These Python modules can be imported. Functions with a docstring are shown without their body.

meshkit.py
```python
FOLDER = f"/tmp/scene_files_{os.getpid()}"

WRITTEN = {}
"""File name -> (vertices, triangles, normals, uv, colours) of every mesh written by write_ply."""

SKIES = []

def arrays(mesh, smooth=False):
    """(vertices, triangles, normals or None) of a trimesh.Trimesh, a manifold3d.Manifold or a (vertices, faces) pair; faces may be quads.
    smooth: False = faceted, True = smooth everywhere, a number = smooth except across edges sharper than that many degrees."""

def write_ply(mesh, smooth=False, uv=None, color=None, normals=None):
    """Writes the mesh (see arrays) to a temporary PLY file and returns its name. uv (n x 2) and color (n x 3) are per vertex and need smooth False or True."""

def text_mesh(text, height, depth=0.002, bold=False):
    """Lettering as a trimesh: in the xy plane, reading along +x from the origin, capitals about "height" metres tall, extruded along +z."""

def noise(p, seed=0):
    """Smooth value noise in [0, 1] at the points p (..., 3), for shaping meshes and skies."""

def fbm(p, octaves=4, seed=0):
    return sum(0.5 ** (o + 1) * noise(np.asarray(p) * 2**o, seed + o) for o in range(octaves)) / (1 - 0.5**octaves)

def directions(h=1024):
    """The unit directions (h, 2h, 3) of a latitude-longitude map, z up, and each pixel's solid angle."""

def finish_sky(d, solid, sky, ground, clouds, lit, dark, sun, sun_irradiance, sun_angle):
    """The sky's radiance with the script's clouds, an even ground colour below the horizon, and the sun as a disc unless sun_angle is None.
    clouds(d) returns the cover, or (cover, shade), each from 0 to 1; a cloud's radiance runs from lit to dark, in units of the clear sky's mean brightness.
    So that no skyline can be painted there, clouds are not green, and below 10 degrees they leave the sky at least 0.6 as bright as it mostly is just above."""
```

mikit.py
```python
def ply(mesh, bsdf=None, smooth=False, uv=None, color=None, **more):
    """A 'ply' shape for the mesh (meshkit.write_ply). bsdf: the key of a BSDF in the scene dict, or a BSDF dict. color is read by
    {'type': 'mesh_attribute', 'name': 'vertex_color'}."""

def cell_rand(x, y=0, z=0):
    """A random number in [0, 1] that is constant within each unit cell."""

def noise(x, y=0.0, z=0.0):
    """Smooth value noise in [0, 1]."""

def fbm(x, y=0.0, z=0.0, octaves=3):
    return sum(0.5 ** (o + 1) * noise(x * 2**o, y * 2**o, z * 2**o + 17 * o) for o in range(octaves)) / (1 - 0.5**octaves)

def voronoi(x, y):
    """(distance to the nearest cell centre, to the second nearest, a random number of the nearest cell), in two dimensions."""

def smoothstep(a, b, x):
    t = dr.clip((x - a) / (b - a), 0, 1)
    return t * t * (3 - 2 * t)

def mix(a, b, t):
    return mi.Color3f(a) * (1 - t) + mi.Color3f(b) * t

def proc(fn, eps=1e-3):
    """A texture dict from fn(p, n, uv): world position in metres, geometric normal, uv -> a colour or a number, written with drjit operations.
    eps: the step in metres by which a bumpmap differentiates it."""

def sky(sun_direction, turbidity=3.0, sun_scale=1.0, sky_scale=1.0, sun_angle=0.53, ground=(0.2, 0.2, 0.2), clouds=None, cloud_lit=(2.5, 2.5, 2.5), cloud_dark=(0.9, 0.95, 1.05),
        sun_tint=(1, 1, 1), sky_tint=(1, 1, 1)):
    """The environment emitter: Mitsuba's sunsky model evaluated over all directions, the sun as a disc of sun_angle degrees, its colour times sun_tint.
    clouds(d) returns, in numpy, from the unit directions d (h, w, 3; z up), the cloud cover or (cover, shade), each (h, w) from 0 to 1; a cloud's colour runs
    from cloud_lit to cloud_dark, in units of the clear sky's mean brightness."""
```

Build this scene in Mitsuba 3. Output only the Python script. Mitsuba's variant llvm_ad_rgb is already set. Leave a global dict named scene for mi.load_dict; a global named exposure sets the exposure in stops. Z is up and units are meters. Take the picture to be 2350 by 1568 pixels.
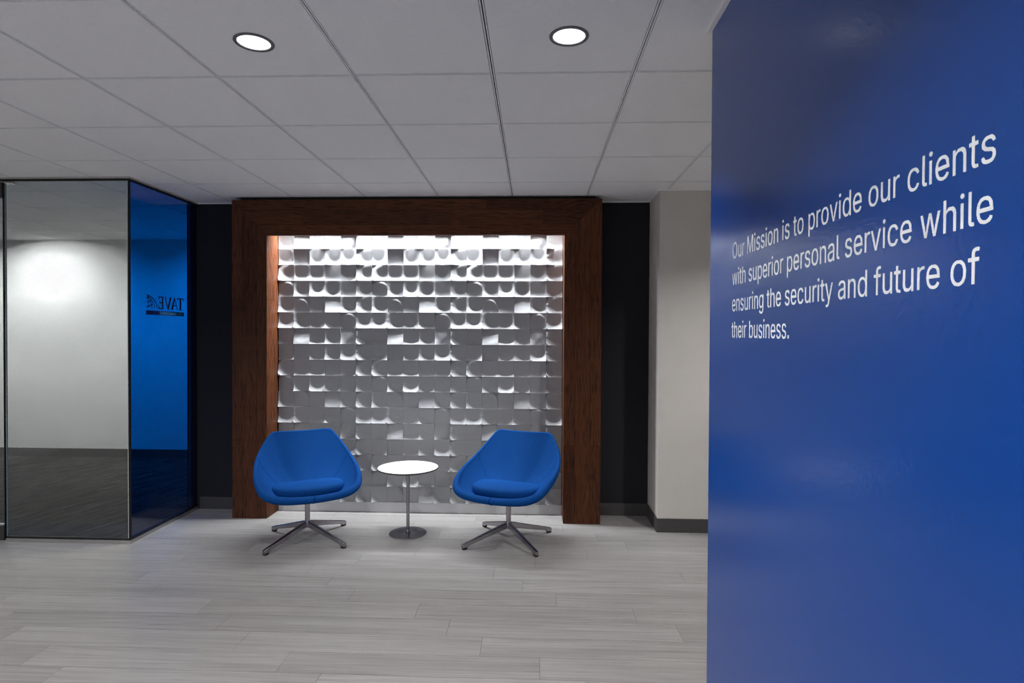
import math, random
import numpy as np, trimesh, shapely.geometry as sg
from shapely.ops import unary_union
from scipy.interpolate import CubicSpline
import drjit as dr, mitsuba as mi
import mikit, meshkit
from mikit import proc, noise, fbm, cell_rand, smoothstep, mix

T = mi.ScalarTransform4f
scene, labels = {}, {}

# ------------------------------------------------------------------ camera, light levels, exposure
FOCAL = 1346.154                      # pixels of a 2350 px wide frame
EYE = 1.553
YAW, PITCH, ROLL = -0.03878709, -0.01282060, 0.00486525


def camera_matrix():
    cy, sy, cp, sp = math.cos(YAW), math.sin(YAW), math.cos(PITCH), math.sin(PITCH)
    f = np.array([sy * cp, cy * cp, sp]); r = np.array([cy, -sy, 0.0]); u = np.cross(r, f)
    c, s = math.cos(ROLL), math.sin(ROLL)
    r, u = c * r + s * u, -s * r + c * u
    m = np.eye(4)
    m[:3, 0], m[:3, 1], m[:3, 2], m[:3, 3] = -r, u, f, [0, 0, EYE]
    return m


scene['camera'] = {'type': 'perspective', 'fov_axis': 'x', 'fov': math.degrees(2 * math.atan(1175 / FOCAL)), 'near_clip': 0.02,
                   'to_world': T(camera_matrix())}
exposure = 0.22
LOBBY_SPOT = 3.7                      # candela-like intensity of each recessed lamp of the lobby
OFFICE_SPOT = 8.0                     # same for the glazed office
STRIP = 1320.0                          # radiance of the strip light hidden behind the portal's header
LAMP_TINT = (1.0, 0.985, 0.97)
STRIP_TINT = (0.94, 0.97, 1.0)

# ------------------------------------------------------------------ measures
CEIL = 2.6846
YB = 5.048                            # back wall
XG, YG = -2.968, 4.183                 # glass office corner
YO = 7.06                             # office back wall
XC, YC = 0.972, 4.639                 # column corner
XW, YW = 0.652, 2.215                 # blue wall face and end
XR, XL, YN = 2.45, -6.2, -3.2         # room limits out of view
GX, GY, GS = -2.01765, 2.55805, 0.6096

# ------------------------------------------------------------------ helpers


def numbered(name):
    if name not in scene and name not in labels:
        return name
    k = 1
    while f'{name}_{k:03d}' in scene or f'{name}_{k:03d}' in labels:
        k += 1
    return f'{name}_{k:03d}'


COUNT = {}


def part_key(parent, name):
    base = f'{parent}__{name}' if parent else name
    k = COUNT.get(base, -1) + 1
    COUNT[base] = k
    return base if k == 0 else f'{base}_{k:03d}'


def put(name, mesh, bsdf, parent=None, smooth=False, label=None, kind=None, category=None, group=None, **more):
    key = part_key(parent, name)
    scene[key] = mesh if isinstance(mesh, dict) else mikit.ply(mesh, bsdf, smooth=smooth, **more)
    tag(key, label, category, kind, group)
    return key


def tag(key, label=None, category=None, kind=None, group=None):
    d = {k: v for k, v in dict(label=label, category=category, kind=kind, group=group).items() if v}
    if d:
        labels[key] = d
    return key


def box(x0, x1, y0, y1, z0, z1):
    b = trimesh.creation.box((x1 - x0, y1 - y0, z1 - z0))
    b.apply_translation(((x0 + x1) / 2, (y0 + y1) / 2, (z0 + z1) / 2))
    return b


def bevel_box(x0, x1, y0, y1, z0, z1, r=0.003):
    pts = []
    for sx in (0, 1):
        for sy in (0, 1):
            for sz in (0, 1):
                c = np.array([(x0, x1)[sx], (y0, y1)[sy], (z0, z1)[sz]])
                s = np.array([1 - 2 * sx, 1 - 2 * sy, 1 - 2 * sz]) * r
                for k in range(3):
                    d = s.copy(); d[k] = 0
                    pts.append(c + d)
    return trimesh.convex.convex_hull(np.array(pts))


def join(*m):
    return trimesh.util.concatenate(list(m))


def lathe(profile, n=48, at=(0, 0, 0)):
    m = trimesh.creation.revolve(np.array(profile, float), sections=n)
    m.apply_translation(at)
    return m


def extrude_xz(poly, y0, y1):
    """A polygon of the xz plane as a solid from y0 to y1."""
    m = trimesh.creation.extrude_polygon(poly, y1 - y0, engine='earcut')
    v = m.vertices.copy()
    m.vertices = np.c_[v[:, 0], y1 - v[:, 2], v[:, 1]]
    return m


def extrude_yz(pts, x0, x1):
    return trimesh.convex.convex_hull(np.array([(x, y, z) for x in (x0, x1) for y, z in pts]))


def sweep(points, radius, n=8):
    p = np.asarray(points, float)
    t = np.gradient(p, axis=0); t /= np.linalg.norm(t, axis=1, keepdims=True)
    up = np.array([0.13, 0.21, 0.97]) if abs(t[:, 2]).max() < 0.9 else np.array([0.97, 0.13, 0.21])
    a = np.cross(t, up); a /= np.linalg.norm(a, axis=1, keepdims=True)
    b = np.cross(t, a)
    ang = np.arange(n) / n * 2 * np.pi
    r = np.broadcast_to(radius, len(p))
    v = p[:, None] + r[:, None, None] * (np.cos(ang)[None, :, None] * a[:, None] + np.sin(ang)[None, :, None] * b[:, None])
    v = np.vstack([v.reshape(-1, 3), p[:1], p[-1:]])
    f = []
    for i in range(len(p) - 1):
        for j in range(n):
            k = (j + 1) % n
            f += [[i * n + j, i * n + k, (i + 1) * n + k], [i * n + j, (i + 1) * n + k, (i + 1) * n + j]]
    e = len(p) * n
    for j in range(n):
        k = (j + 1) % n
        f += [[e, k, j], [e + 1, (len(p) - 1) * n + j, (len(p) - 1) * n + k]]
    m = trimesh.Trimesh(v, f, process=False)
    m.fix_normals()
    return m


# ------------------------------------------------------------------ materials
def rgb(*c):
    return {'type': 'rgb', 'value': list(map(float, c))}


def two(b):
    return {'type': 'twosided', 'bsdf': b}


def diffuse(*c):
    return {'type': 'diffuse', 'reflectance': rgb(*c)}


def principled(color, rough, metal=0.0, spec=0.5, **k):
    return {'type': 'principled', 'base_color': color if isinstance(color, dict) else rgb(*color), 'roughness': rough, 'metallic': metal, 'specular': spec, **k}


def ceiling_colour(p, n, uv):
    s = 0.965 + 0.05 * noise(p.x * 420, p.y * 420) + 0.02 * noise(p.x * 90, p.y * 90)
    return mi.Color3f(0.87, 0.87, 0.875) * s


def floor_fn(ox, oy, tone):
    def fn(p, n, uv):
        x, y = p.x + ox, p.y + oy
        row = dr.floor((p.y - 2.618) / 0.1785)
        r = cell_rand(row, 5, 3)
        x = x + r * 7.3
        warp = (noise(x * 1.6, y * 9) - 0.5) * 0.35
        fine = noise(x * 9, (y + warp * 0.03) * 420)
        mid = noise(x * 3.0, (y + warp * 0.06) * 110)
        soft = fbm(x * 1.1, y * 14)
        v = (y + warp * 0.16) * 26 + noise(x * 0.9, y * 4) * 3
        cath = dr.power(0.5 + 0.5 * dr.sin(v * 6.283), 5) * smoothstep(0.45, 0.8, noise(x * 0.8 + 9, y * 3.2))
        streak = smoothstep(0.66, 0.95, noise(x * 5.0 + 3, y * 260)) * 0.9
        k = 1.0 + 0.13 * (fine - 0.5) + 0.15 * (mid - 0.5) + 0.16 * (soft - 0.5) - 0.09 * cath - 0.14 * streak
        k = k * tone * (0.97 + 0.06 * r)
        return mix((0.233, 0.223, 0.215), (0.259, 0.253, 0.248), soft) * k
    return fn


def floor_bump(p, n, uv):
    return noise(p.x * 7, p.y * 330) * 0.00025


def wood_fn(vertical, seed, tone):
    def fn(p, n, uv):
        a = p.z if vertical else p.x
        b = (p.x if vertical else p.z) + p.y * 0.8
        a, b = a + seed * 3.71, b + seed * 1.37
        warp = fbm(a * 2.6, b * 8.0, 0.0) - 0.5
        v = (b + warp * 0.13) * 34 + 2.5 * noise(a * 1.1, b * 6)
        ring = dr.power(0.5 + 0.5 * dr.sin(v * 6.283), 3)
        fine = noise(a * 16, (b + warp * 0.02) * 380)
        pore = smoothstep(0.60, 0.92, noise(a * 11 + 5, (b + warp * 0.05) * 240))
        k = 1.0 + 0.30 * (fine - 0.5) - 0.50 * pore - 0.22 * ring + 0.45 * (fbm(a * 1.3, b * 6) - 0.5)
        return mix((0.074, 0.0225, 0.0080), (0.094, 0.0305, 0.0118), fine) * dr.maximum(k, 0.15) * tone
    return fn


def fabric_fn(p, n, uv):
    a = noise(p.x * 700, p.y * 700, p.z * 700)
    b = noise(p.x * 260, p.y * 260, p.z * 380)
    return mix((0.0, 0.024, 0.118), (0.003, 0.066, 0.265), 0.62 * a + 0.38 * b)


def fabric_bump(p, n, uv):
    return noise(p.x * 800, p.y * 800, p.z * 800) * 0.0006


def darkwall_fn(p, n, uv):
    a = noise(p.x * 500, p.z * 520)
    b = noise(p.x * 170, p.z * 900)
    return mi.Color3f(0.0145, 0.0147, 0.0195) * (0.55 + 0.55 * a + 0.4 * b)


def bluewall_bump(p, n, uv):
    return (noise(p.y * 150, p.z * 190, p.x * 150) + 0.5 * noise(p.y * 330, p.z * 360)) * 0.00018


def carpet_fn(p, n, uv):
    u = p.x * 0.30 + p.y * 0.954
    v = -p.x * 0.954 + p.y * 0.30
    tile = cell_rand(dr.floor(p.x / 0.5), dr.floor(p.y / 0.5), 4)
    a = noise(u * 9, v * 210)
    b = noise(u * 4 + 3, v * 90)
    c = noise(p.x * 420, p.y * 420)
    k = smoothstep(0.38, 0.86, 0.62 * a + 0.38 * b)
    return mix((0.026, 0.026, 0.0265), (0.078, 0.077, 0.074), k) * (0.75 + 0.5 * c)


def carpet_bump(p, n, uv):
    return noise(p.x * 350, p.y * 350) * 0.002


def plaster_fn(p, n, uv):
    return mi.Color3f(0.74, 0.73, 0.715) * (0.975 + 0.05 * noise(p.x * 260, p.z * 260, p.y * 260))


def column_fn(p, n, uv):
    return mi.Color3f(0.60, 0.575, 0.545) * (0.97 + 0.06 * noise(p.x * 300, p.z * 300, p.y * 300))


M = {
    'ceiling_board': two({'type': 'diffuse', 'reflectance': proc(ceiling_colour)}),
    'grid_white': two(diffuse(0.82, 0.82, 0.83)),
    'plenum': two(diffuse(0.03, 0.03, 0.032)),
    'joint_dark': two(diffuse(0.05, 0.048, 0.046)),
    'plaster': two({'type': 'diffuse', 'reflectance': proc(plaster_fn)}),
    'column_paint': two({'type': 'diffuse', 'reflectance': proc(column_fn)}),
    'dark_wall': two(principled(proc(darkwall_fn), 0.75, spec=0.25)),
    'blue_wall': two({'type': 'bumpmap', 'arbitrary': proc(bluewall_bump, eps=6e-4), 'scale': 1.0,
                      'bsdf': principled((0.0004, 0.042, 0.225), 0.22, spec=0.45, clearcoat=1.0, clearcoat_gloss=0.3)}),
    'lettering_white': two({'type': 'bumpmap', 'arbitrary': proc(bluewall_bump, eps=6e-4), 'scale': 0.7,
                            'bsdf': principled((0.93, 0.97, 0.98), 0.45, spec=0.4)}),
    'base_dark': two(principled((0.055, 0.053, 0.053), 0.5, spec=0.35)),
    'base_light': two(principled((0.60, 0.60, 0.61), 0.5, spec=0.35)),
    'relief_white': two(principled((0.35, 0.355, 0.37), 0.6, spec=0.3)),
    'chrome': two({'type': 'roughconductor', 'material': 'Cr', 'alpha': 0.05, 'specular_reflectance': rgb(0.55, 0.55, 0.56)}),
    'polished_metal': two(principled((0.55, 0.545, 0.54), 0.22, metal=1.0)),
    'brushed_metal': two(principled((0.52, 0.51, 0.50), 0.38, metal=1.0)),
    'dark_metal': two(principled((0.055, 0.054, 0.052), 0.4, metal=0.6)),
    'black': two(principled((0.006, 0.006, 0.007), 0.5, spec=0.3)),
    'table_white': two(principled((0.86, 0.86, 0.86), 0.35, spec=0.4)),
    'fabric': two({'type': 'bumpmap', 'arbitrary': proc(fabric_bump, eps=5e-4), 'scale': 1.0,
                   'bsdf': principled(proc(fabric_fn), 0.85, spec=0.1, sheen=0.15, sheen_tint=0.7)}),
    'seam_blue': two(diffuse(0.0, 0.018, 0.10)),
    'carpet': two({'type': 'bumpmap', 'arbitrary': proc(carpet_bump, eps=8e-4), 'scale': 1.0,
                   'bsdf': {'type': 'diffuse', 'reflectance': proc(carpet_fn)}}),
    'lamp_ring': two(principled((0.15, 0.15, 0.16), 0.45, metal=0.3)),
    'clear_glass': {'type': 'thindielectric', 'int_ior': 1.5, 'specular_transmittance': rgb(0.84, 0.89, 0.87)},
    'blue_glass': {'type': 'thindielectric', 'int_ior': 1.5, 'specular_transmittance': rgb(0.0, 0.17, 0.80)},
    'corner_light': two(principled((0.55, 0.58, 0.58), 0.3, spec=0.5)),
    'glass_edge': two(principled((0.16, 0.24, 0.23), 0.25, spec=0.5)),
    'logo_navy': two(principled((0.0015, 0.004, 0.025), 0.5, spec=0.3)),
    'logo_bar': two(principled((0.0025, 0.013, 0.11), 0.5, spec=0.3)),
    'logo_pale': two(principled((0.10, 0.42, 0.62), 0.5, spec=0.3)),
}
for i, (ox, oy, tone) in enumerate(((0, 0, 1.0), (3.3, 0.07, 0.965), (6.9, 0.13, 1.03))):
    M[f'floor_plank_{i}'] = two({'type': 'bumpmap', 'arbitrary': proc(floor_bump, eps=8e-4), 'scale': 1.0,
                                 'bsdf': principled(proc(floor_fn(ox, oy, tone)), 0.42, spec=0.45)})
for i, tone in enumerate((1.0, 0.8)):
    M[f'wood_upright_{i}'] = two(principled(proc(wood_fn(True, 1.0 + 2.3 * i, tone)), 0.5, spec=0.2))
    M[f'wood_level_{i}'] = two(principled(proc(wood_fn(False, 2.0 + 1.7 * i, tone)), 0.5, spec=0.2))
scene.update(M)

# ------------------------------------------------------------------ floor
rng = random.Random(7)
PW, PL = 0.1785, 1.2095
put('floor', box(XL, XR, YN, YB + 0.05, -0.12, -0.004), 'joint_dark', label='light greige wood-look plank floor of the lobby', kind='structure')
put('field', box(XL, XR, YN, 2.618 - 10 * PW - 0.0005, -0.004, 0.0), 'floor_plank_0', 'floor')
JOINT = {-1: -0.965, 0: 0.031, 1: -0.258, 2: -0.449, 3: -0.651, 4: 0.133, 5: -0.067, 6: -0.260, 7: 0.013, 8: -0.832, 9: -0.532}
for k in range(-10, 14):
    y0, y1 = 2.618 + k * PW, min(2.618 + (k + 1) * PW, YB + 0.01)
    if y0 >= YB:
        continue
    j = JOINT.get(k, rng.uniform(0, PL))
    lo = XG - 0.02 if y0 > YG else XL
    hi = XR
    x = j - PL * math.ceil((j - lo) / PL)
    while x < hi:
        a, b = max(x, lo), min(x + PL, hi)
        if b - a > 0.02:
            g = 0.0006
            pl = box(a + g, b - g, y0 + g, y1 - g, -0.02, 0.0)
            if y0 < YG < y1 and a < XG:        # the row that runs under the glass front ends there
                pl = box(a + g, min(b, XG) - g, y0 + g, YG + 0.012, -0.02, 0.0)
                if b > XG:
                    pl = join(pl, box(XG - g, b - g, y0 + g, y1 - g, -0.02, 0.0))
            put('plank', pl, f'floor_plank_{rng.randrange(3)}', 'floor')
        x += PL
put('floor_office', box(-9.2, XG - 0.015, YG + 0.013, YO + 0.05, -0.12, 0.0), 'carpet', label='grey streaked carpet floor behind the glass', kind='structure')

# ------------------------------------------------------------------ ceiling
LAMPS = [(-1.099, 2.258), (0.124, 2.247)]
put('ceiling', box(-9.3, XR + 0.1, YN - 0.1, YO + 0.1, CEIL + 0.014, CEIL + 0.12), 'plenum', label='suspended white tile ceiling', kind='structure')
put('field', box(XL, XR, YN, GY - 3 * GS - 0.010, CEIL, CEIL + 0.013), 'ceiling_board', 'ceiling')
HALF = 0.010


def tile_grid(x0, x1, y0, y1, ox, oy, holes=()):
    ks = range(math.floor((x0 - ox) / GS), math.ceil((x1 - ox) / GS))
    rs = range(math.floor((y0 - oy) / GS), math.ceil((y1 - oy) / GS))
    for r in rs:
        for k in ks:
            a, b = max(ox + k * GS + HALF, x0), min(ox + (k + 1) * GS - HALF, x1)
            c, d = max(oy + r * GS + HALF, y0), min(oy + (r + 1) * GS - HALF, y1)
            if b - a < 0.015 or d - c < 0.015:
                continue
            cells = [(a, b, c, d)]
            for (hx0, hx1, hy0, hy1) in holes:
                out = []
                for (a, b, c, d) in cells:
                    if b <= hx0 or a >= hx1 or d <= hy0 or c >= hy1:
                        out.append((a, b, c, d)); continue
                    if c < hy0: out.append((a, b, c, hy0))
                    if a < hx0: out.append((a, hx0, max(c, hy0), d))
                    if b > hx1: out.append((hx1, b, max(c, hy0), d))
                cells = out
            ms = [box(*q, CEIL, CEIL + 0.013) for q in cells if q[1] - q[0] > 0.01 and q[3] - q[2] > 0.01]
            if ms:
                put('tile', join(*ms), 'ceiling_board', 'ceiling')
    for k in ks:
        x = ox + k * GS
        if x0 + 0.02 < x < x1 - 0.02:
            top = min([h[2] for h in holes if h[0] < x < h[1]] + [y1])
            put('grid_bar', join(box(x - 0.0078, x - 0.0024, y0, top, CEIL, CEIL + 0.013), box(x + 0.0024, x + 0.0078, y0, top, CEIL, CEIL + 0.013)), 'grid_white', 'ceiling')
    for r in rs:
        y = oy + r * GS
        if not (y0 + 0.02 < y < y1 - 0.02):
            continue
        ms = []
        for k in ks:
            a, b = max(ox + k * GS + HALF, x0), min(ox + (k + 1) * GS - HALF, x1)
            for (hx0, hx1, hy0, hy1) in holes:
                if hy0 < y < hy1 and b > hx0 and a < hx1:
                    a, b = (hx1, b) if a >= hx0 else (a, hx0)
            if b - a > 0.01:
                ms += [box(a, b, y - 0.0078, y - 0.0024, CEIL, CEIL + 0.013), box(a, b, y + 0.0024, y + 0.0078, CEIL, CEIL + 0.013)]
        if ms:
            put('grid_bar', join(*ms), 'grid_white', 'ceiling')


tile_grid(XL, XR, GY - 3 * GS, YB, GX, GY, holes=((XC, XR + 1, YC, YB + 1), (-20, XG, YG, YB + 1)))
tile_grid(-9.2, XG - 0.02, YG + 0.02, YO, -3.05 - 0.30, 5.80)

# ------------------------------------------------------------------ walls
put('wall_back', box(XG - 0.09, XC + 0.02, YB, YB + 0.12, 0, CEIL), 'dark_wall', label='charcoal woven wall behind the wooden portal', kind='structure')
put('baseboard_back', box(-2.94, -2.50, YB - 0.010, YB, 0, 0.107), 'base_dark', label='dark grey baseboard left of the wooden portal', kind='structure')
put('baseboard_back_right', box(0.52, XC - 0.009, YB - 0.010, YB, 0, 0.107), 'base_dark', label='dark grey baseboard between portal and column', kind='structure')
put('wall_right', join(box(XC, XR, YC, YB + 0.12, 0, CEIL), box(XR, XR + 0.12, YN, YB + 0.12, 0, CEIL)), 'column_paint',
    label='pale warm grey wall column at right of the alcove', kind='structure')
put('baseboard_right', join(box(XC - 0.009, XC, YC - 0.009, YB - 0.0005, 0, 0.107), box(XC - 0.009, XR, YC - 0.009, YC, 0, 0.107)), 'base_dark',
    label='dark grey-brown baseboard around the pale column', kind='structure')
put('wall_blue', box(XW, XW + 0.12, YN, YW, 0, CEIL), 'blue_wall', label='glossy royal blue painted wall at right', kind='structure')
put('wall_near', box(XL - 0.1, XR + 0.1, YN - 0.12, YN, 0, CEIL), 'plaster', kind='structure')
put('wall_left', box(XL - 0.12, XL, YN, YG, 0, CEIL), 'plaster', kind='structure')
put('wall_office_back', box(-9.3, XG, YO, YO + 0.12, 0, CEIL), 'plaster', label='off-white back wall inside the glazed office', kind='structure')
put('wall_office_left', box(-9.3, -9.2, YG, YO, 0, CEIL), 'plaster', kind='structure')
put('wall_office_right', box(XG - 0.09, XG, YB + 0.12, YO, 0, CEIL), 'plaster', kind='structure')
put('baseboard_office', box(-9.2, XG - 0.09, YO - 0.01, YO, 0, 0.105), 'base_dark', label='grey baseboard of the glazed office', kind='structure')
# wall angles of the ceiling
LT = 0.018
put('trim_1', join(box(XG + 0.02, -2.47, YB - LT, YB, CEIL - 0.008, CEIL), box(0.50, XC - LT, YB - LT, YB, CEIL - 0.008, CEIL)), 'grid_white', label='white ceiling edge trim along the charcoal wall', kind='structure')
put('trim_2', join(box(XC - LT, XC, YC - LT, YB, CEIL - 0.008, CEIL), box(XC - LT, XR, YC - LT, YC, CEIL - 0.008, CEIL)), 'grid_white', label='ceiling edge trim around the pale column', kind='structure')
put('trim_3', join(box(XW - LT, XW, YN, YW + LT, CEIL - 0.006, CEIL), box(XW - LT, XW + 0.13, YW, YW + LT, CEIL - 0.006, CEIL)), 'grid_white', label='ceiling edge trim along the blue wall', kind='structure')

# ------------------------------------------------------------------ relief tiles of the alcove
TS = 0.1367
TX0, TZ0 = -2.2265, 0.0910            # left edge, bottom edge
NT = 19


def relief(tilt=-16, tl=0, tr=0, bl=0, br=0, cu=0.5, cv=0.42, R=0.40, eb=0.0):
    """Tilted tile with a flat disc about (cu, cv) and corners that rise (or sink) outside it; heights in millimetres."""
    u, v = np.meshgrid(np.linspace(0, 1, NT), np.linspace(0, 1, NT))
    r = np.hypot(u - cu, v - cv)
    far = np.where(v > 0.5, 0.80, 0.72)
    t = np.clip((r - R) / (far - R), 0, 1)
    w = t * (0.75 + 0.25 * t)
    h = 15 + tilt * (v - 0.5)
    h = h + w * 1.5 * (tl * (1 - u) * (1 - v) + tr * u * (1 - v) + bl * (1 - u) * v + br * u * v)
    e = np.clip((v - 0.72) / 0.28, 0, 1)
    h = h + eb * e * e
    h = np.clip(h, 1.0, 40) / 1000 + 0.004
    g = 0.0003
    x = g + u * (TS - 2 * g); z = TS - g - v * (TS - 2 * g)
    top = np.stack([x, -h, z], -1).reshape(-1, 3)
    idx = np.arange(NT * NT).reshape(NT, NT)
    f = []
    for i in range(NT - 1):
        for j in range(NT - 1):
            a, b, c, e = idx[i, j], idx[i, j + 1], idx[i + 1, j + 1], idx[i + 1, j]
            f += [[a, e, c], [a, c, b]]
    ring = list(idx[0, :]) + list(idx[1:, -1]) + list(idx[-1, -2::-1]) + list(idx[-2:0:-1, 0])
    rt = top[ring]; bt = rt.copy(); bt[:, 1] = 0
    n0 = len(top); m = len(ring)
    v3 = np.vstack([top, rt, bt])
    for i in range(m):
        j = (i + 1) % m
        f += [[n0 + i, n0 + j, n0 + m + j], [n0 + i, n0 + m + j, n0 + m + i]]
    return trimesh.Trimesh(v3, f, process=False)


A = dict
KIND = {
    'D': A(bl=17, br=17, cu=0.5, cv=0.44, R=0.36),
    'E': A(bl=22, br=9, cu=0.57, cv=0.40, R=0.36),
    'F': A(bl=9, br=22, cu=0.43, cv=0.40, R=0.36),
    'B': A(bl=27, br=27, cu=0.5, cv=0.34, R=0.32),
    'W': A(tilt=14, tl=-2, bl=10, br=10, cu=0.55, cv=0.10, R=0.25),
    'P': A(tilt=-11, bl=4, br=4, cv=0.45, R=0.45, eb=4),
    'S': A(bl=11, br=11, cu=0.5, cv=0.42, R=0.44, eb=9),
    'L': A(tl=-12, bl=26, br=10, cu=0.68, cv=0.42, R=0.33),
    'R': A(tr=-12, br=26, bl=10, cu=0.34, cv=0.42, R=0.33),
    'K': A(tilt=16, br=-26, bl=8, cu=0.40, cv=0.30, R=0.25),
    'C': A(tl=-14, tr=-14, bl=10, br=10, cu=0.5, cv=0.52, R=0.40),
    'X': A(tilt=-12, tr=-20, tl=0, bl=6, cu=0.42, cv=0.60, R=0.38),
    'G': A(tilt=9, bl=8, br=6, cu=0.5, cv=0.25, R=0.30),
}
PATTERN = ['DWSEKL', 'FPDEBL', 'LSSPFL', 'CEBDPE', 'EXPGEL', 'BEFECB']   # first row: topmost visible row
jit = random.Random(31)
TYPES = []
for r in range(6):
    for c in range(6):
        q = dict(KIND[PATTERN[r][c]])
        for k in ('bl', 'br'):
            q[k] = q.get(k, 0) + jit.uniform(-2.5, 2.5)
        q['cu'] = q.get('cu', 0.5) + jit.uniform(-0.04, 0.04)
        TYPES.append(mikit.ply(relief(**q), 'relief_white', smooth=25))
YT = YB - 0.006
put('backing_board', box(TX0 - 0.01, TX0 + 18 * TS + 0.01, YT, YB, 0.0, 2.60), 'relief_white', 'wall_back')
for row in range(17):                  # row 0: bottom row
    fromtop = 16 - row
    for col in range(18):
        t = TYPES[(fromtop % 6) * 6 + col % 6]
        put('tile', {**t, 'to_world': T().translate([TX0 + col * TS, YT, TZ0 + row * TS])}, None, 'wall_back')
put('baseboard_alcove', bevel_box(TX0 - 0.005, TX0 + 18 * TS + 0.005, YT - 0.020, YT, 0, 0.0895, 0.002), 'base_light', label='pale grey baseboard under the relief tiles', kind='structure')

# ------------------------------------------------------------------ wooden portal
PXo0, PXo1, PXi0, PXi1 = -2.524, 0.542, -2.231, 0.239
PZo, PZi, PY = 2.657, 2.361, 4.800
portal = 'wooden_portal'
tag(portal, 'large dark brown wood plank portal frame around the lit tile alcove', 'frame')
g = 0.0006
bt = 0.018
# boards of the face: three rings outer / middle / inner, mitred at the top corners
rings = [(0.0, 0.0860), (0.0860, 0.2080), (0.2080, 0.2945)]
sx = (PXi0 - PXo0) / 0.2945


def face_board(poly, level):
    poly = poly.buffer(-g, join_style=2)
    if poly.is_empty:
        return
    w = ('wood_level_' if level else 'wood_upright_') + str(wr.randrange(2))
    put('board', extrude_xz(poly, PY, PY + bt), w, portal)


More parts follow.
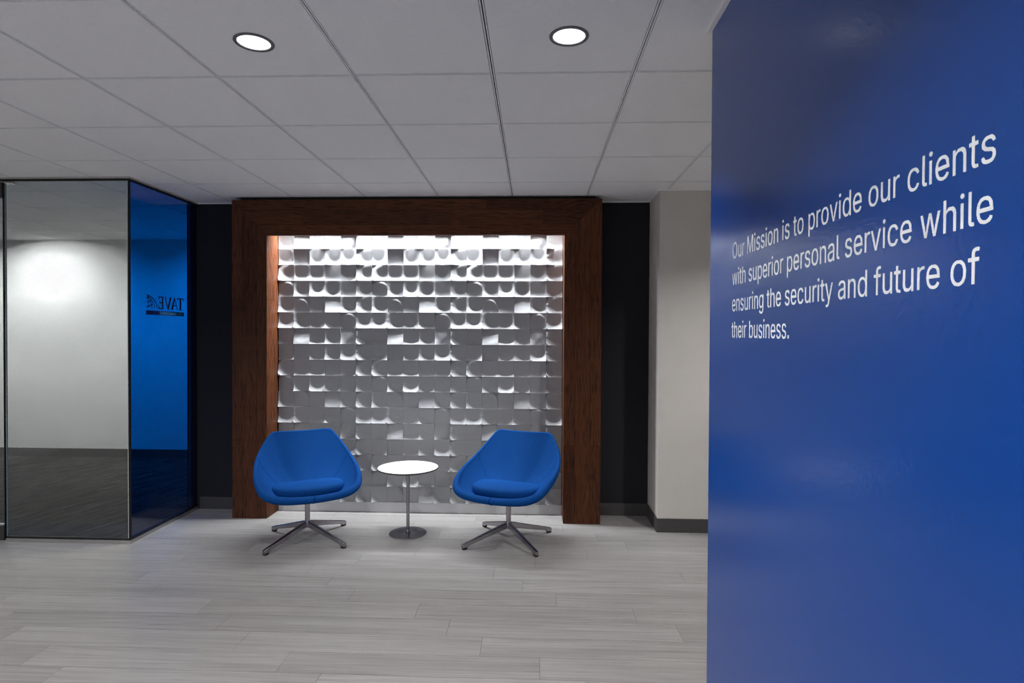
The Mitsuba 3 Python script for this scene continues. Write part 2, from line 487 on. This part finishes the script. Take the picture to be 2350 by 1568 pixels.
wr = random.Random(5)
cutsL = [[1.832, 0.653], [1.525, 0.340], [1.832, 0.653]]
cutsR = [[1.833, 0.641], [1.521, 0.328], [1.833, 0.641]]
cutsH = [[-1.587, -0.403], [-1.302 - 0.62, -1.302, -0.688, -0.688 + 0.75], [-1.587, -0.403]]
for i, (a, b) in enumerate(rings):
    xa, xb = PXo0 + a, PXo0 + b
    za, zb = PZo - a, PZo - b
    zs = [0.0] + sorted(cutsL[i]) + [None]
    for z0, z1 in zip(zs[:-1], zs[1:]):
        face_board(sg.Polygon([(xa, z0), (xb, z0), (xb, zb if z1 is None else z1), (xa, za if z1 is None else z1)]), False)
    xa2, xb2 = PXo1 - a * (PXo1 - PXi1) / 0.2945, PXo1 - b * (PXo1 - PXi1) / 0.2945
    zs = [0.0] + sorted(cutsR[i]) + [None]
    for z0, z1 in zip(zs[:-1], zs[1:]):
        face_board(sg.Polygon([(xb2, z0), (xa2, z0), (xa2, za if z1 is None else z1), (xb2, zb if z1 is None else z1)]), False)
    xs = [None] + sorted(cutsH[i]) + [None]
    for x0, x1 in zip(xs[:-1], xs[1:]):
        face_board(sg.Polygon([(xb if x0 is None else x0, zb), (xb2 if x1 is None else x1, zb), (xa2 if x1 is None else x1, za), (xa if x0 is None else x0, za)]), True)
# cores of the jambs and of the hollow header
YE = YB - 0.0005
put('core', box(PXo0 + 0.015, PXi0 - 0.015, PY + bt, YE, 0, PZo - 0.001), 'wood_upright_1', portal)
put('core', box(PXi1 + 0.015, PXo1 - 0.015, PY + bt, YE, 0, PZo - 0.001), 'wood_upright_1', portal)
put('core', box(PXi0 - 0.015, PXi1 + 0.015, PY + bt, PY + 0.024, PZi + 0.001, PZo - 0.001), 'wood_level_1', portal)
put('core', box(PXi0 - 0.015, PXi1 + 0.015, PY + 0.024, YE, PZo - 0.03, PZo - 0.001), 'plenum', portal)
# return boards on the sides of the jambs (two boards deep), butt joints as on the face
for (x0, x1) in ((PXi0 - 0.015, PXi0), (PXi1, PXi1 + 0.015), (PXo0, PXo0 + 0.015), (PXo1 - 0.015, PXo1)):
    zt = PZo - 0.001 if x0 in (PXo0,) or x1 == PXo1 else 2.62
    for (y0, y1, cuts) in ((PY + bt, PY + bt + 0.122, (1.83, 0.65)), (PY + bt + 0.122, YE - 0.001, (1.45, 0.30))):
        zs = [0.0] + sorted(cuts) + [zt]
        for z0, z1 in zip(zs[:-1], zs[1:]):
            put('board', box(x0, x1, y0 + g, y1 - g, z0 + g, z1 - g), f'wood_upright_{wr.randrange(2)}', portal)
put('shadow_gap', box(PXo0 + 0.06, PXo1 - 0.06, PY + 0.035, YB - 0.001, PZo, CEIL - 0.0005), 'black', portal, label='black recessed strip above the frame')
# strip light in the hollow header, close to the tiles
strip = 'strip_light'
tag(strip, 'slim strip lamp hidden behind the wood header, washing the tiles', 'light')
put('housing', extrude_yz([(4.9555, 2.589), (4.9695, 2.6115), (4.9695, 2.625), (4.946, 2.625), (4.946, 2.595)], PXi0 + 0.02, PXi1 - 0.02), 'brushed_metal', strip)
ex0, ex1 = PXi0 + 0.03, PXi1 - 0.03
put('added_baffle', box(PXi0 + 0.02, PXi1 - 0.02, 4.985, 4.988, 2.507, 2.626), 'plenum', strip)  # unseen baffle, added to cut the strip's direct light on the top tile row
em = trimesh.Trimesh([(ex0, 4.956, 2.588), (ex1, 4.956, 2.588), (ex1, 4.970, 2.6105), (ex0, 4.970, 2.6105)], [(0, 2, 1), (0, 3, 2)], process=False)
put('diffuser', em, 'table_white', strip, emitter={'type': 'area', 'radiance': rgb(*[STRIP * c for c in STRIP_TINT]), 'sampling_weight': 9.0})

# ------------------------------------------------------------------ recessed lamps
def downlight(x, y, spot, label=None, group=None, cutoff=64, beam=34, r=0.075, aim=(0.0, 0.0), n=1, tint=LAMP_TINT):
    key = numbered('ceiling_lamp')
    tag(key, label, 'ceiling lamp', None, group)
    put('trim_ring', lathe([(r - 0.014, 0.0), (r - 0.012, -0.004), (r - 0.001, -0.004), (r, -0.0025), (r, 0.0), (r - 0.014, 0.0)], 56, (x, y, CEIL)), 'lamp_ring', key, smooth=30, label='dark grey ring')
    a = np.linspace(0, 2 * np.pi, 49)[:-1]
    rr = r - 0.0135
    v = np.vstack([[x, y, CEIL - 0.0015], np.c_[x + rr * np.cos(a), y + rr * np.sin(a), np.full(48, CEIL - 0.0015)]])
    f = [[0, 1 + (i + 1) % 48, 1 + i] for i in range(48)]
    put('diffuser', trimesh.Trimesh(v, f, process=False), 'table_white', key, emitter={'type': 'area', 'radiance': rgb(1.15, 1.15, 1.15), 'sampling_weight': 0.02}, label='glowing white disc')
    for q in range(n):                 # the light leaves the whole disc: a few sources spread over it
        a0 = 2 * math.pi * (q + 0.3) / n
        sx_, sy_ = x + (0.045 * math.cos(a0) if n > 1 else 0), y + (0.045 * math.sin(a0) if n > 1 else 0)
        scene[f'spot_{len(scene)}'] = {'type': 'spot', 'intensity': rgb(*[spot / n * c for c in tint]), 'sampling_weight': max(0.15, spot / 12) / n, 'cutoff_angle': cutoff, 'beam_width': beam,
                                       'to_world': T().look_at([sx_, sy_, CEIL - 0.012], [sx_ + aim[0], sy_ + aim[1], 0], [1, 0.3, 0])}


downlight(*LAMPS[0], LOBBY_SPOT * 1.2, 'round recessed ceiling lamp with dark ring, left of the two in the lobby ceiling')
downlight(*LAMPS[1], LOBBY_SPOT, 'round recessed ceiling lamp with dark ring, right of the two, nearer the blue wall', cutoff=46, beam=26)
for (x, y, q, cut, bm) in ((-0.45, 0.62, 2.0, 66, 42), (-0.45, -0.60, 1.6, 66, 42), (-2.93, 0.43, 1.3, 78, 50), (-2.93, 1.65, 1.1, 74, 46), (-4.6, 1.65, 1.6, 74, 46), (-4.6, -0.8, 2.2, 74, 46), (-1.9, -1.4, 2.4, 80, 46)):  # extra unseen lamps, added to brighten the blue wall, lettering and ceiling
    downlight(x, y, LOBBY_SPOT * q, 'added round recessed ceiling lamp outside the view', 'lamps outside the view', cutoff=cut, beam=bm)
downlight(1.75, 3.1, LOBBY_SPOT * 2.2, 'added round recessed ceiling lamp outside the view', 'lamps outside the view', cutoff=70, beam=44, n=4)
for (x, y, q) in ((-6.02, 6.28, 1.1), (-3.60, 6.20, 0.7), (-8.2, 5.6, 0.7)):
    downlight(x, y, OFFICE_SPOT * q, 'round recessed ceiling lamp of the glazed office', 'office lamps', cutoff=72, beam=40, aim=(0.15, 0.95), tint=(0.97, 0.985, 1.0))

# ------------------------------------------------------------------ glass office front
gt = 0.012
front = 'glass_partition'
tag(front, 'clear glass office front between the metal tracks at left', 'glass wall')
put('head_channel', join(box(-6.2, XG + 0.016, YG - 0.018, YG + 0.018, CEIL - 0.014, CEIL - 0.0005), box(XG - 0.018, XG + 0.018, YG - 0.018, YB - 0.001, CEIL - 0.014, CEIL - 0.0005)), 'brushed_metal', front, label='slim grey metal head track')
put('head_gasket', join(box(-6.2, XG + 0.005, YG - 0.010, YG + 0.010, CEIL - 0.026, CEIL - 0.014), box(XG - 0.010, XG + 0.010, YG - 0.010, YB - 0.001, CEIL - 0.026, CEIL - 0.014)), 'black', front)
put('floor_channel', join(box(-3.895, XG + 0.018, YG - 0.018, YG + 0.018, 0, 0.026), box(XG - 0.018, XG + 0.018, YG - 0.018, YB - 0.001, 0, 0.026)), 'brushed_metal', front, label='slim grey metal floor track')
put('floor_gasket', join(box(-3.895, XG + 0.005, YG - 0.010, YG + 0.010, 0.026, 0.038), box(XG - 0.010, XG + 0.010, YG - 0.010, YB - 0.001, 0.026, 0.038)), 'black', front)
zb, zt = 0.036, CEIL - 0.024
pane = lambda p: trimesh.Trimesh(p, [(0, 1, 2), (0, 2, 3)], process=False)
put('pane', pane([(-3.896, YG, zb), (XG - 0.008, YG, zb), (XG - 0.008, YG, zt), (-3.896, YG, zt)]), 'clear_glass', front)
put('pane_edge', box(-3.900, -3.896, YG - 0.005, YG + 0.005, zb, zt), 'glass_edge', front)
put('corner_joint', box(XG - 0.004, XG + 0.005, YG - 0.005, YG + 0.012, zb, zt), 'black', front)
put('corner_edge', box(XG - 0.0085, XG - 0.004, YG - 0.006, YG + 0.006, zb, zt), 'corner_light', front)
put('blue_pane', pane([(XG, YG + 0.012, zb), (XG, YB - 0.003, zb), (XG, YB - 0.003, zt), (XG, YG + 0.012, zt)]), 'blue_glass', front, label='royal blue translucent glass pane')
put('end_post', box(XG - 0.030, XG - 0.008, YB - 0.082, YB - 0.001, 0.04, CEIL - 0.03), 'base_dark', front)

door = 'door_1'
tag(door, 'clear glass door leaf at the far left edge', None, 'structure')
put('pane', pane([(-4.80, YG, 0.012), (-3.916, YG, 0.012), (-3.916, YG, zt - 0.01), (-4.80, YG, zt - 0.01)]), 'clear_glass', door)
put('edge', box(-3.9165, -3.911, YG - 0.006, YG + 0.006, 0.012, zt - 0.01), 'black', door)
put('patch_fitting', bevel_box(-4.08, -3.914, YG - 0.018, YG + 0.018, zt - 0.125, zt - 0.012, 0.003), 'dark_metal', door, label='dark metal top corner fitting')
put('patch_fitting', bevel_box(-4.08, -3.912, YG - 0.020, YG + 0.020, 0.012, 0.125, 0.004), 'dark_metal', door, label='dark metal bottom corner fitting')
put('pivot_cap', bevel_box(-4.08, -3.912, YG - 0.021, YG + 0.021, 0.118, 0.128, 0.003), 'polished_metal', door)
put('pivot_clip', bevel_box(-3.898, -3.835, YG - 0.016, YG + 0.016, zt - 0.022, zt - 0.008, 0.003), 'polished_metal', front)

# ------------------------------------------------------------------ mirrored logo on the blue pane
LOGO_X = XG + 0.0012


def logo_mesh(polys, depth=0.0008):
    ms = []
    for p in polys:
        for q in getattr(p, 'geoms', [p]):
            m = trimesh.creation.extrude_polygon(q, depth, engine='earcut')
            v = m.vertices.copy()
            m.vertices = np.c_[LOGO_X + v[:, 2], v[:, 0], v[:, 1]]
            m.fix_normals()
            ms.append(m)
    return join(*ms)


def ly(t):                             # text direction runs towards the viewer (mirrored): t = 0 at the far end
    return 4.850 - t


def poly(pts, x, z, w, h):
    return sg.Polygon([(ly(x + a * w), z + b * h) for a, b in pts])


def rect(x0, x1, z0, z1):
    return sg.box(ly(x1), z0, ly(x0), z1)


lz, lh = EYE + 0.184, 0.100
logo = 'glass_logo'
tag(logo, 'dark navy mirrored company logo with globe arcs on the blue glass pane', 'logo')
w = 0.088
letter_T = unary_union([poly([(0, 1), (1, 1), (1, .78), (.95, .78), (.88, .92), (.62, .93), (.62, .05), (.78, .0), (.22, 0), (.38, .05), (.38, .93), (.12, .92), (.05, .78), (0, .78)], 0.003, lz, w, lh)])
letter_A = unary_union([poly([(.46, 1.0), (.54, 1.0), (.93, .05), (1.0, 0), (.62, 0), (.70, .05), (.58, .36), (.60, .42), (.44, .80), (.14, .05), (.24, 0), (0, 0), (.06, .05)], 0.079, lz, 0.099, lh),
                       poly([(.24, .31), (.66, .31), (.64, .37), (.26, .37)], 0.079, lz, 0.099, lh)])
letter_V = poly([(0, 1), (.40, 1), (.30, .94), (.56, .24), (.80, .94), (.70, 1), (1, 1), (.92, .94), (.55, -.02), (.46, -.02), (.10, .94)], 0.159, lz, 0.103, lh)
letter_E = unary_union([poly([(0, 1), (1, 1), (1, .76), (.93, .76), (.82, .92), (.40, .92), (.40, .55), (.70, .55), (.78, .64), (.84, .64), (.84, .38), (.78, .38), (.70, .47), (.40, .47), (.40, .08), (.84, .08), (.95, .26), (1.02, .26), (1, 0), (0, 0), (.14, .06), (.14, .94)], 0.264, lz, 0.066, lh)])
for nm, L in (('letter', letter_T), ('letter', letter_A), ('letter', letter_V), ('letter', letter_E)):
    put(nm, logo_mesh([L]), 'logo_navy', logo)


def stroke(pts, w0):
    pts = np.array(pts)
    t = np.linspace(0, 1, len(pts))
    s = CubicSpline(t, pts)(np.linspace(0, 1, 24))
    return sg.LineString([(ly(a), b) for a, b in s]).buffer(w0, cap_style=2)


# globe arcs: local a grows to the viewer's left; 0.345 .. 0.478
zz = EYE
for pts, wd in (([(0.474, .285), (0.452, .283), (0.409, .266), (0.371, .236), (0.345, .186)], .0036), ([(0.462, .279), (0.425, .257), (0.394, .226), (0.375, .186)], .0032),
                ([(0.465, .277), (0.440, .249), (0.420, .219), (0.410, .184)], .0028), ([(0.469, .270), (0.458, .243), (0.455, .213), (0.457, .186)], .0026),
                ([(0.480, .232), (0.460, .233), (0.440, .237), (0.415, .250)], .0030), ([(0.480, .197), (0.460, .197), (0.440, .202), (0.402, .221)], .0032),
                ([(0.480, .264), (0.471, .265), (0.462, .267), (0.455, .269)], .0026)):
    put('arc', logo_mesh([stroke([(a, zz + b) for a, b in pts], wd)]), 'logo_navy', logo)
put('bar', logo_mesh([rect(0, 0.480, EYE + 0.135, EYE + 0.168)]), 'logo_bar', logo, label='navy bar with small pale capitals')
tm = meshkit.text_mesh('RISK MANAGEMENT', 0.022, 0.0006)
v = tm.vertices - [tm.bounds[0][0], 0, 0]
v[:, 0] *= 0.300 / v[:, 0].max()
tm.vertices = np.c_[LOGO_X + 0.0008 + v[:, 2], ly(0.022 + v[:, 0]), EYE + 0.140 + v[:, 1]]
tm.fix_normals()
put('small_text', tm, 'logo_pale', logo + '__bar')

# ------------------------------------------------------------------ lettering on the blue wall
text = 'wall_lettering'
tag(text, 'white mission statement in four lines on the royal blue wall', 'lettering')
CAP = 0.0525
LINES = [('Our Mission is to provide our clients', 0.2505, 1.114), ('with superior personal service while', 0.1640, 1.110), ('ensuring the security and future of', 0.0780, 1.084), ('their business.', -0.0080, 0.443)]
from PIL import ImageFont
import glob
_f = ImageFont.truetype(glob.glob('/opt/blender-*/*/datafiles/fonts/Inter.woff2')[0], 96)
for line, z, width in LINES:
    full = _f.getlength(line)
    at = 0.0
    k = width / full
    for i, wd in enumerate(line.split(' ')):
        m = meshkit.text_mesh(wd, CAP, 0.0004)
        v = m.vertices.copy()
        x = v[:, 0] / (CAP / 70.0) * k + at * k
        m.vertices = np.c_[XW - 0.0002 - v[:, 2], 1.971 - x, EYE + z + v[:, 1]]
        m.fix_normals()
        put('word', m, 'lettering_white', text)
        at += _f.getlength(wd + ' ')

# ------------------------------------------------------------------ lounge chairs
RIM = np.array([(0, -.318, .778), (.12, -.322, .779), (.195, -.328, .7795), (.232, -.326, .771), (.262, -.308, .741), (.315, -.256, .668), (.356, -.160, .599), (.376, -.010, .546),
                (.374, .130, .505), (.345, .245, .458), (.262, .322, .427), (.135, .352, .413), (0, .360, .409)])


def rim_curve(n=192):
    c = np.vstack([RIM, RIM[1:-1][::-1] * [-1, 1, 1], RIM[:1]])
    t = np.r_[0, np.cumsum(np.linalg.norm(np.diff(c, axis=0), axis=1) ** 0.5)]
    s = np.linspace(0, t[-1], n + 1)[:-1]
    return CubicSpline(t, c, bc_type='periodic')(s)


def shell_sections(n=192, thin=0.0):
    """Closed sections of the shell: from the underside's middle over the rim to the seat pan."""
    C = rim_curve(n)
    B, I = np.array([0, 0.02, 0.327]), np.array([0, 0.03, 0.375])
    nrm = C[:, :2] - [0, 0.0]
    nrm = nrm / np.linalg.norm(nrm, axis=1, keepdims=True)
    front = np.clip((C[:, 1] - 0.02) / 0.30, 0, 1)
    up = np.clip((C[:, 2] - 0.42) / 0.30, 0, 1)
    th = 0.034 + 0.026 * front - 0.008 * up
    rr = th / 2
    rings = []
    O = C.copy(); O[:, 2] -= rr
    for s in np.linspace(0.0, 1.0, 15):
        a = s * np.pi / 2
        hh = np.sin(a) ** 0.92
        vv = 1 - np.cos(a) ** 1.0
        rings.append(np.c_[B[0] + (O[:, 0] - B[0]) * hh, B[1] + (O[:, 1] - B[1]) * hh, B[2] + (O[:, 2] - B[2]) * vv])
    cen = O.copy(); cen[:, :2] -= nrm * rr[:, None]
    for a in np.linspace(0, np.pi, 11)[1:-1]:
        p = cen.copy()
        p[:, :2] += nrm * (rr * np.cos(a))[:, None]
        p[:, 2] += rr * np.sin(a)
        rings.append(p)
    N = cen.copy(); N[:, :2] -= nrm * rr[:, None]
    for s in np.linspace(1.0, 0.0, 16):
        a = s * np.pi / 2
        hh = s
        vv = s ** (2.1 + 1.0 * front + 1.1 * np.abs(nrm[:, 0]) ** 2)
        rings.append(np.c_[I[0] + (N[:, 0] - I[0]) * hh, I[1] + (N[:, 1] - I[1]) * hh, I[2] + (N[:, 2] - I[2]) * vv])
    return np.array(rings)


SEC = shell_sections()


def shell_mesh():
    k, n = SEC.shape[:2]
    v = SEC.reshape(-1, 3)
    f = []
    for i in range(k - 1):
        for j in range(n):
            q = (j + 1) % n
            f += [[i * n + j, i * n + q, (i + 1) * n + q], [i * n + j, (i + 1) * n + q, (i + 1) * n + j]]
    m = trimesh.Trimesh(v, f, process=True)
    m.update_faces(m.nondegenerate_faces())
    m.fix_normals()
    return m


def seat_pad():
    n, prof = 120, []
    a = np.arange(n) / n * 2 * np.pi
    ca, sa = np.cos(a), np.sin(a)
    e = np.where(sa > 0, 2 / 2.15, 2 / 5.0)
    X = 0.262 * np.sign(ca) * np.abs(ca) ** e
    Y = np.where(sa > 0, 0.250, 0.135) * np.sign(sa) * np.abs(sa) ** e + 0.025
    P = np.c_[X, Y]
    ringsv = []
    zc = lambda p, k: 0.004 * k
    prof = [(0.0, 0.362), (0.90, 0.364), (0.965, 0.372), (0.992, 0.387), (1.0, 0.402), (0.990, 0.417), (0.962, 0.429), (0.91, 0.4365), (0.80, 0.4405), (0.5, 0.444), (0.25, 0.445), (0.0, 0.445)]
    for s, z in prof:
        q = (P - [0, 0.03]) * max(s, 1e-4) + [0, 0.03]
        zz = z + 0.075 * (q[:, 1] - 0.08)
        ringsv.append(np.c_[q, zz])
    v = np.vstack(ringsv)
    f = []
    for i in range(len(prof) - 1):
        for j in range(n):
            k = (j + 1) % n
            f += [[i * n + j, i * n + k, (i + 1) * n + k], [i * n + j, (i + 1) * n + k, (i + 1) * n + j]]
    m = trimesh.Trimesh(v, f, process=True)
    m.fix_normals()
    return m


def leg_mesh(length=0.385):
    """One arm of the star base along +x, hub at the origin: tapered bar that slopes down to a foot."""
    st = [(0.010, 0.098, 0.140, 0.017), (0.05, 0.090, 0.132, 0.0155), (0.20, 0.056, 0.089, 0.0135), (0.325, 0.027, 0.054, 0.012), (0.345, 0.012, 0.049, 0.012), (length - 0.006, 0.009, 0.038, 0.012), (length, 0.011, 0.034, 0.011)]
    v, f = [], []
    for (x, z0, z1, h) in st:
        b = min(0.004, (z1 - z0) / 4)
        v += [(x, -h * 0.8, z0), (x, h * 0.8, z0), (x, h, z0 + b), (x, h * 0.86, z1 - b), (x, h * 0.62, z1), (x, -h * 0.62, z1), (x, -h * 0.86, z1 - b), (x, -h, z0 + b)]
    n = 8
    for i in range(len(st) - 1):
        for j in range(n):
            k = (j + 1) % n
            f += [[i * n + j, i * n + k, (i + 1) * n + k], [i * n + j, (i + 1) * n + k, (i + 1) * n + j]]
    for j in range(1, n - 1):
        f += [[0, j + 1, j], [(len(st) - 1) * n, (len(st) - 1) * n + j, (len(st) - 1) * n + j + 1]]
    m = trimesh.Trimesh(v, f, process=False)
    m.fix_normals()
    return m


def glide_mesh():
    return bevel_box(0.347, 0.383, -0.0115, 0.0115, 0.0, 0.0115, 0.003)


def seam_points(j, a, b, off):
    p = SEC[a:b, j].copy()
    d = np.gradient(p, axis=0)
    c = np.array([0, 0.02, 0.45])
    return p


SHELL = mikit.ply(shell_mesh(), 'fabric', smooth=50)
PAD = mikit.ply(seat_pad(), 'fabric', smooth=50)
POST = mikit.ply(lathe([(0, 0.120), (0.0185, 0.120), (0.0185, 0.320), (0.030, 0.322), (0.030, 0.332), (0, 0.332)], 32), 'chrome', smooth=30)
HUB = mikit.ply(lathe([(0, 0.096), (0.020, 0.096), (0.0245, 0.102), (0.0245, 0.134), (0.021, 0.1415), (0, 0.1415)], 32), 'chrome', smooth=30)
LEG = mikit.ply(leg_mesh(), 'chrome', smooth=25)
GLIDE = mikit.ply(glide_mesh(), 'black')
nrim = SEC.shape[1]
cfront = int(np.argmax(SEC[15, :, 1] - 10 * np.abs(SEC[15, :, 0])))
cside = int(np.argmin(np.linalg.norm(rim_curve() - np.array([.350, -.175, .607]), axis=1)))
SEAM_F = mikit.ply(sweep(SEC[6:27, cfront], 0.0022), 'seam_blue', smooth=40)
SEAM_S = [mikit.ply(sweep(SEC[18:38, j], 0.0011), 'seam_blue', smooth=40) for j in (cside, (nrim - cside) % nrim)]


def chair(x, y, yaw, legs, label):
    key = numbered('lounge_chair')
    tag(key, label, 'chair')
    # local X to the viewer's right, local -y towards the viewer: front = +Y of the profile
    W = T().translate([x, y, 0]).rotate([0, 0, 1], math.degrees(yaw) + 180) @ T().scale([1, 1, 1])
    W = T().translate([x, y, 0]).rotate([0, 0, 1], math.degrees(yaw) + 180)
    put('shell', {**SHELL, 'to_world': W}, None, key, label='blue wool seat shell')
    put('seam', {**SEAM_F, 'to_world': W}, None, key + '__shell')
    for s in SEAM_S:
        put('seam', {**s, 'to_world': W}, None, key + '__shell')
    put('seat_pad', {**PAD, 'to_world': W}, None, key, label='darker blue round-fronted cushion')
    put('post', {**POST, 'to_world': W}, None, key, label='chrome post')
    put('hub', {**HUB, 'to_world': W}, None, key)
    for a in legs:
        Wl = T().translate([x, y, 0]).rotate([0, 0, 1], a)
        k = put('leg', {**LEG, 'to_world': Wl}, None, key)
        put('glide', {**GLIDE, 'to_world': Wl}, None, k)


chair(-1.702, 4.334, math.radians(29.1), (-117.5, -26.5, 62.5, 153.5), 'blue upholstered lounge chair on a chrome star base, left of the white table')
chair(-0.190, 4.386, math.radians(-19.7), (-147.4, -55.9, 32.6, 124.1), 'blue upholstered lounge chair on a chrome star base, right of the white table')

# ------------------------------------------------------------------ side table
tk = 'side_table'
tag(tk, 'small round white side table on a chrome pedestal between the blue chairs', 'table')
tx, ty = -0.977, 4.505
put('tabletop', lathe([(0, 0.503), (0.222, 0.503), (0.2315, 0.508), (0.2335, 0.5125), (0.2335, 0.5145), (0.2325, 0.5160), (0, 0.5160)], 96, (tx, ty, 0)), 'table_white', tk, smooth=30, label='white round top')
put('edge_band', lathe([(0.2315, 0.5065), (0.2350, 0.5100), (0.2350, 0.5148), (0.2330, 0.5163), (0.2320, 0.5163), (0.2315, 0.5065)], 96, (tx, ty, 0)), 'dark_metal', tk, smooth=30, label='thin dark edge')
put('pedestal', lathe([(0, 0.012), (0.0125, 0.012), (0.0125, 0.495), (0.045, 0.498), (0.045, 0.5035), (0, 0.5035)], 40, (tx, ty, 0)), 'chrome', tk, smooth=30)
put('base_plate', lathe([(0, 0.0), (0.140, 0.0), (0.1435, 0.002), (0.1435, 0.005), (0.138, 0.008), (0.090, 0.0135), (0.045, 0.0165), (0.0205, 0.018), (0.0185, 0.030), (0.0165, 0.034), (0.0125, 0.036), (0, 0.036)], 80, (tx, ty, 0)), 'chrome', tk, smooth=30, label='low domed chrome disc')
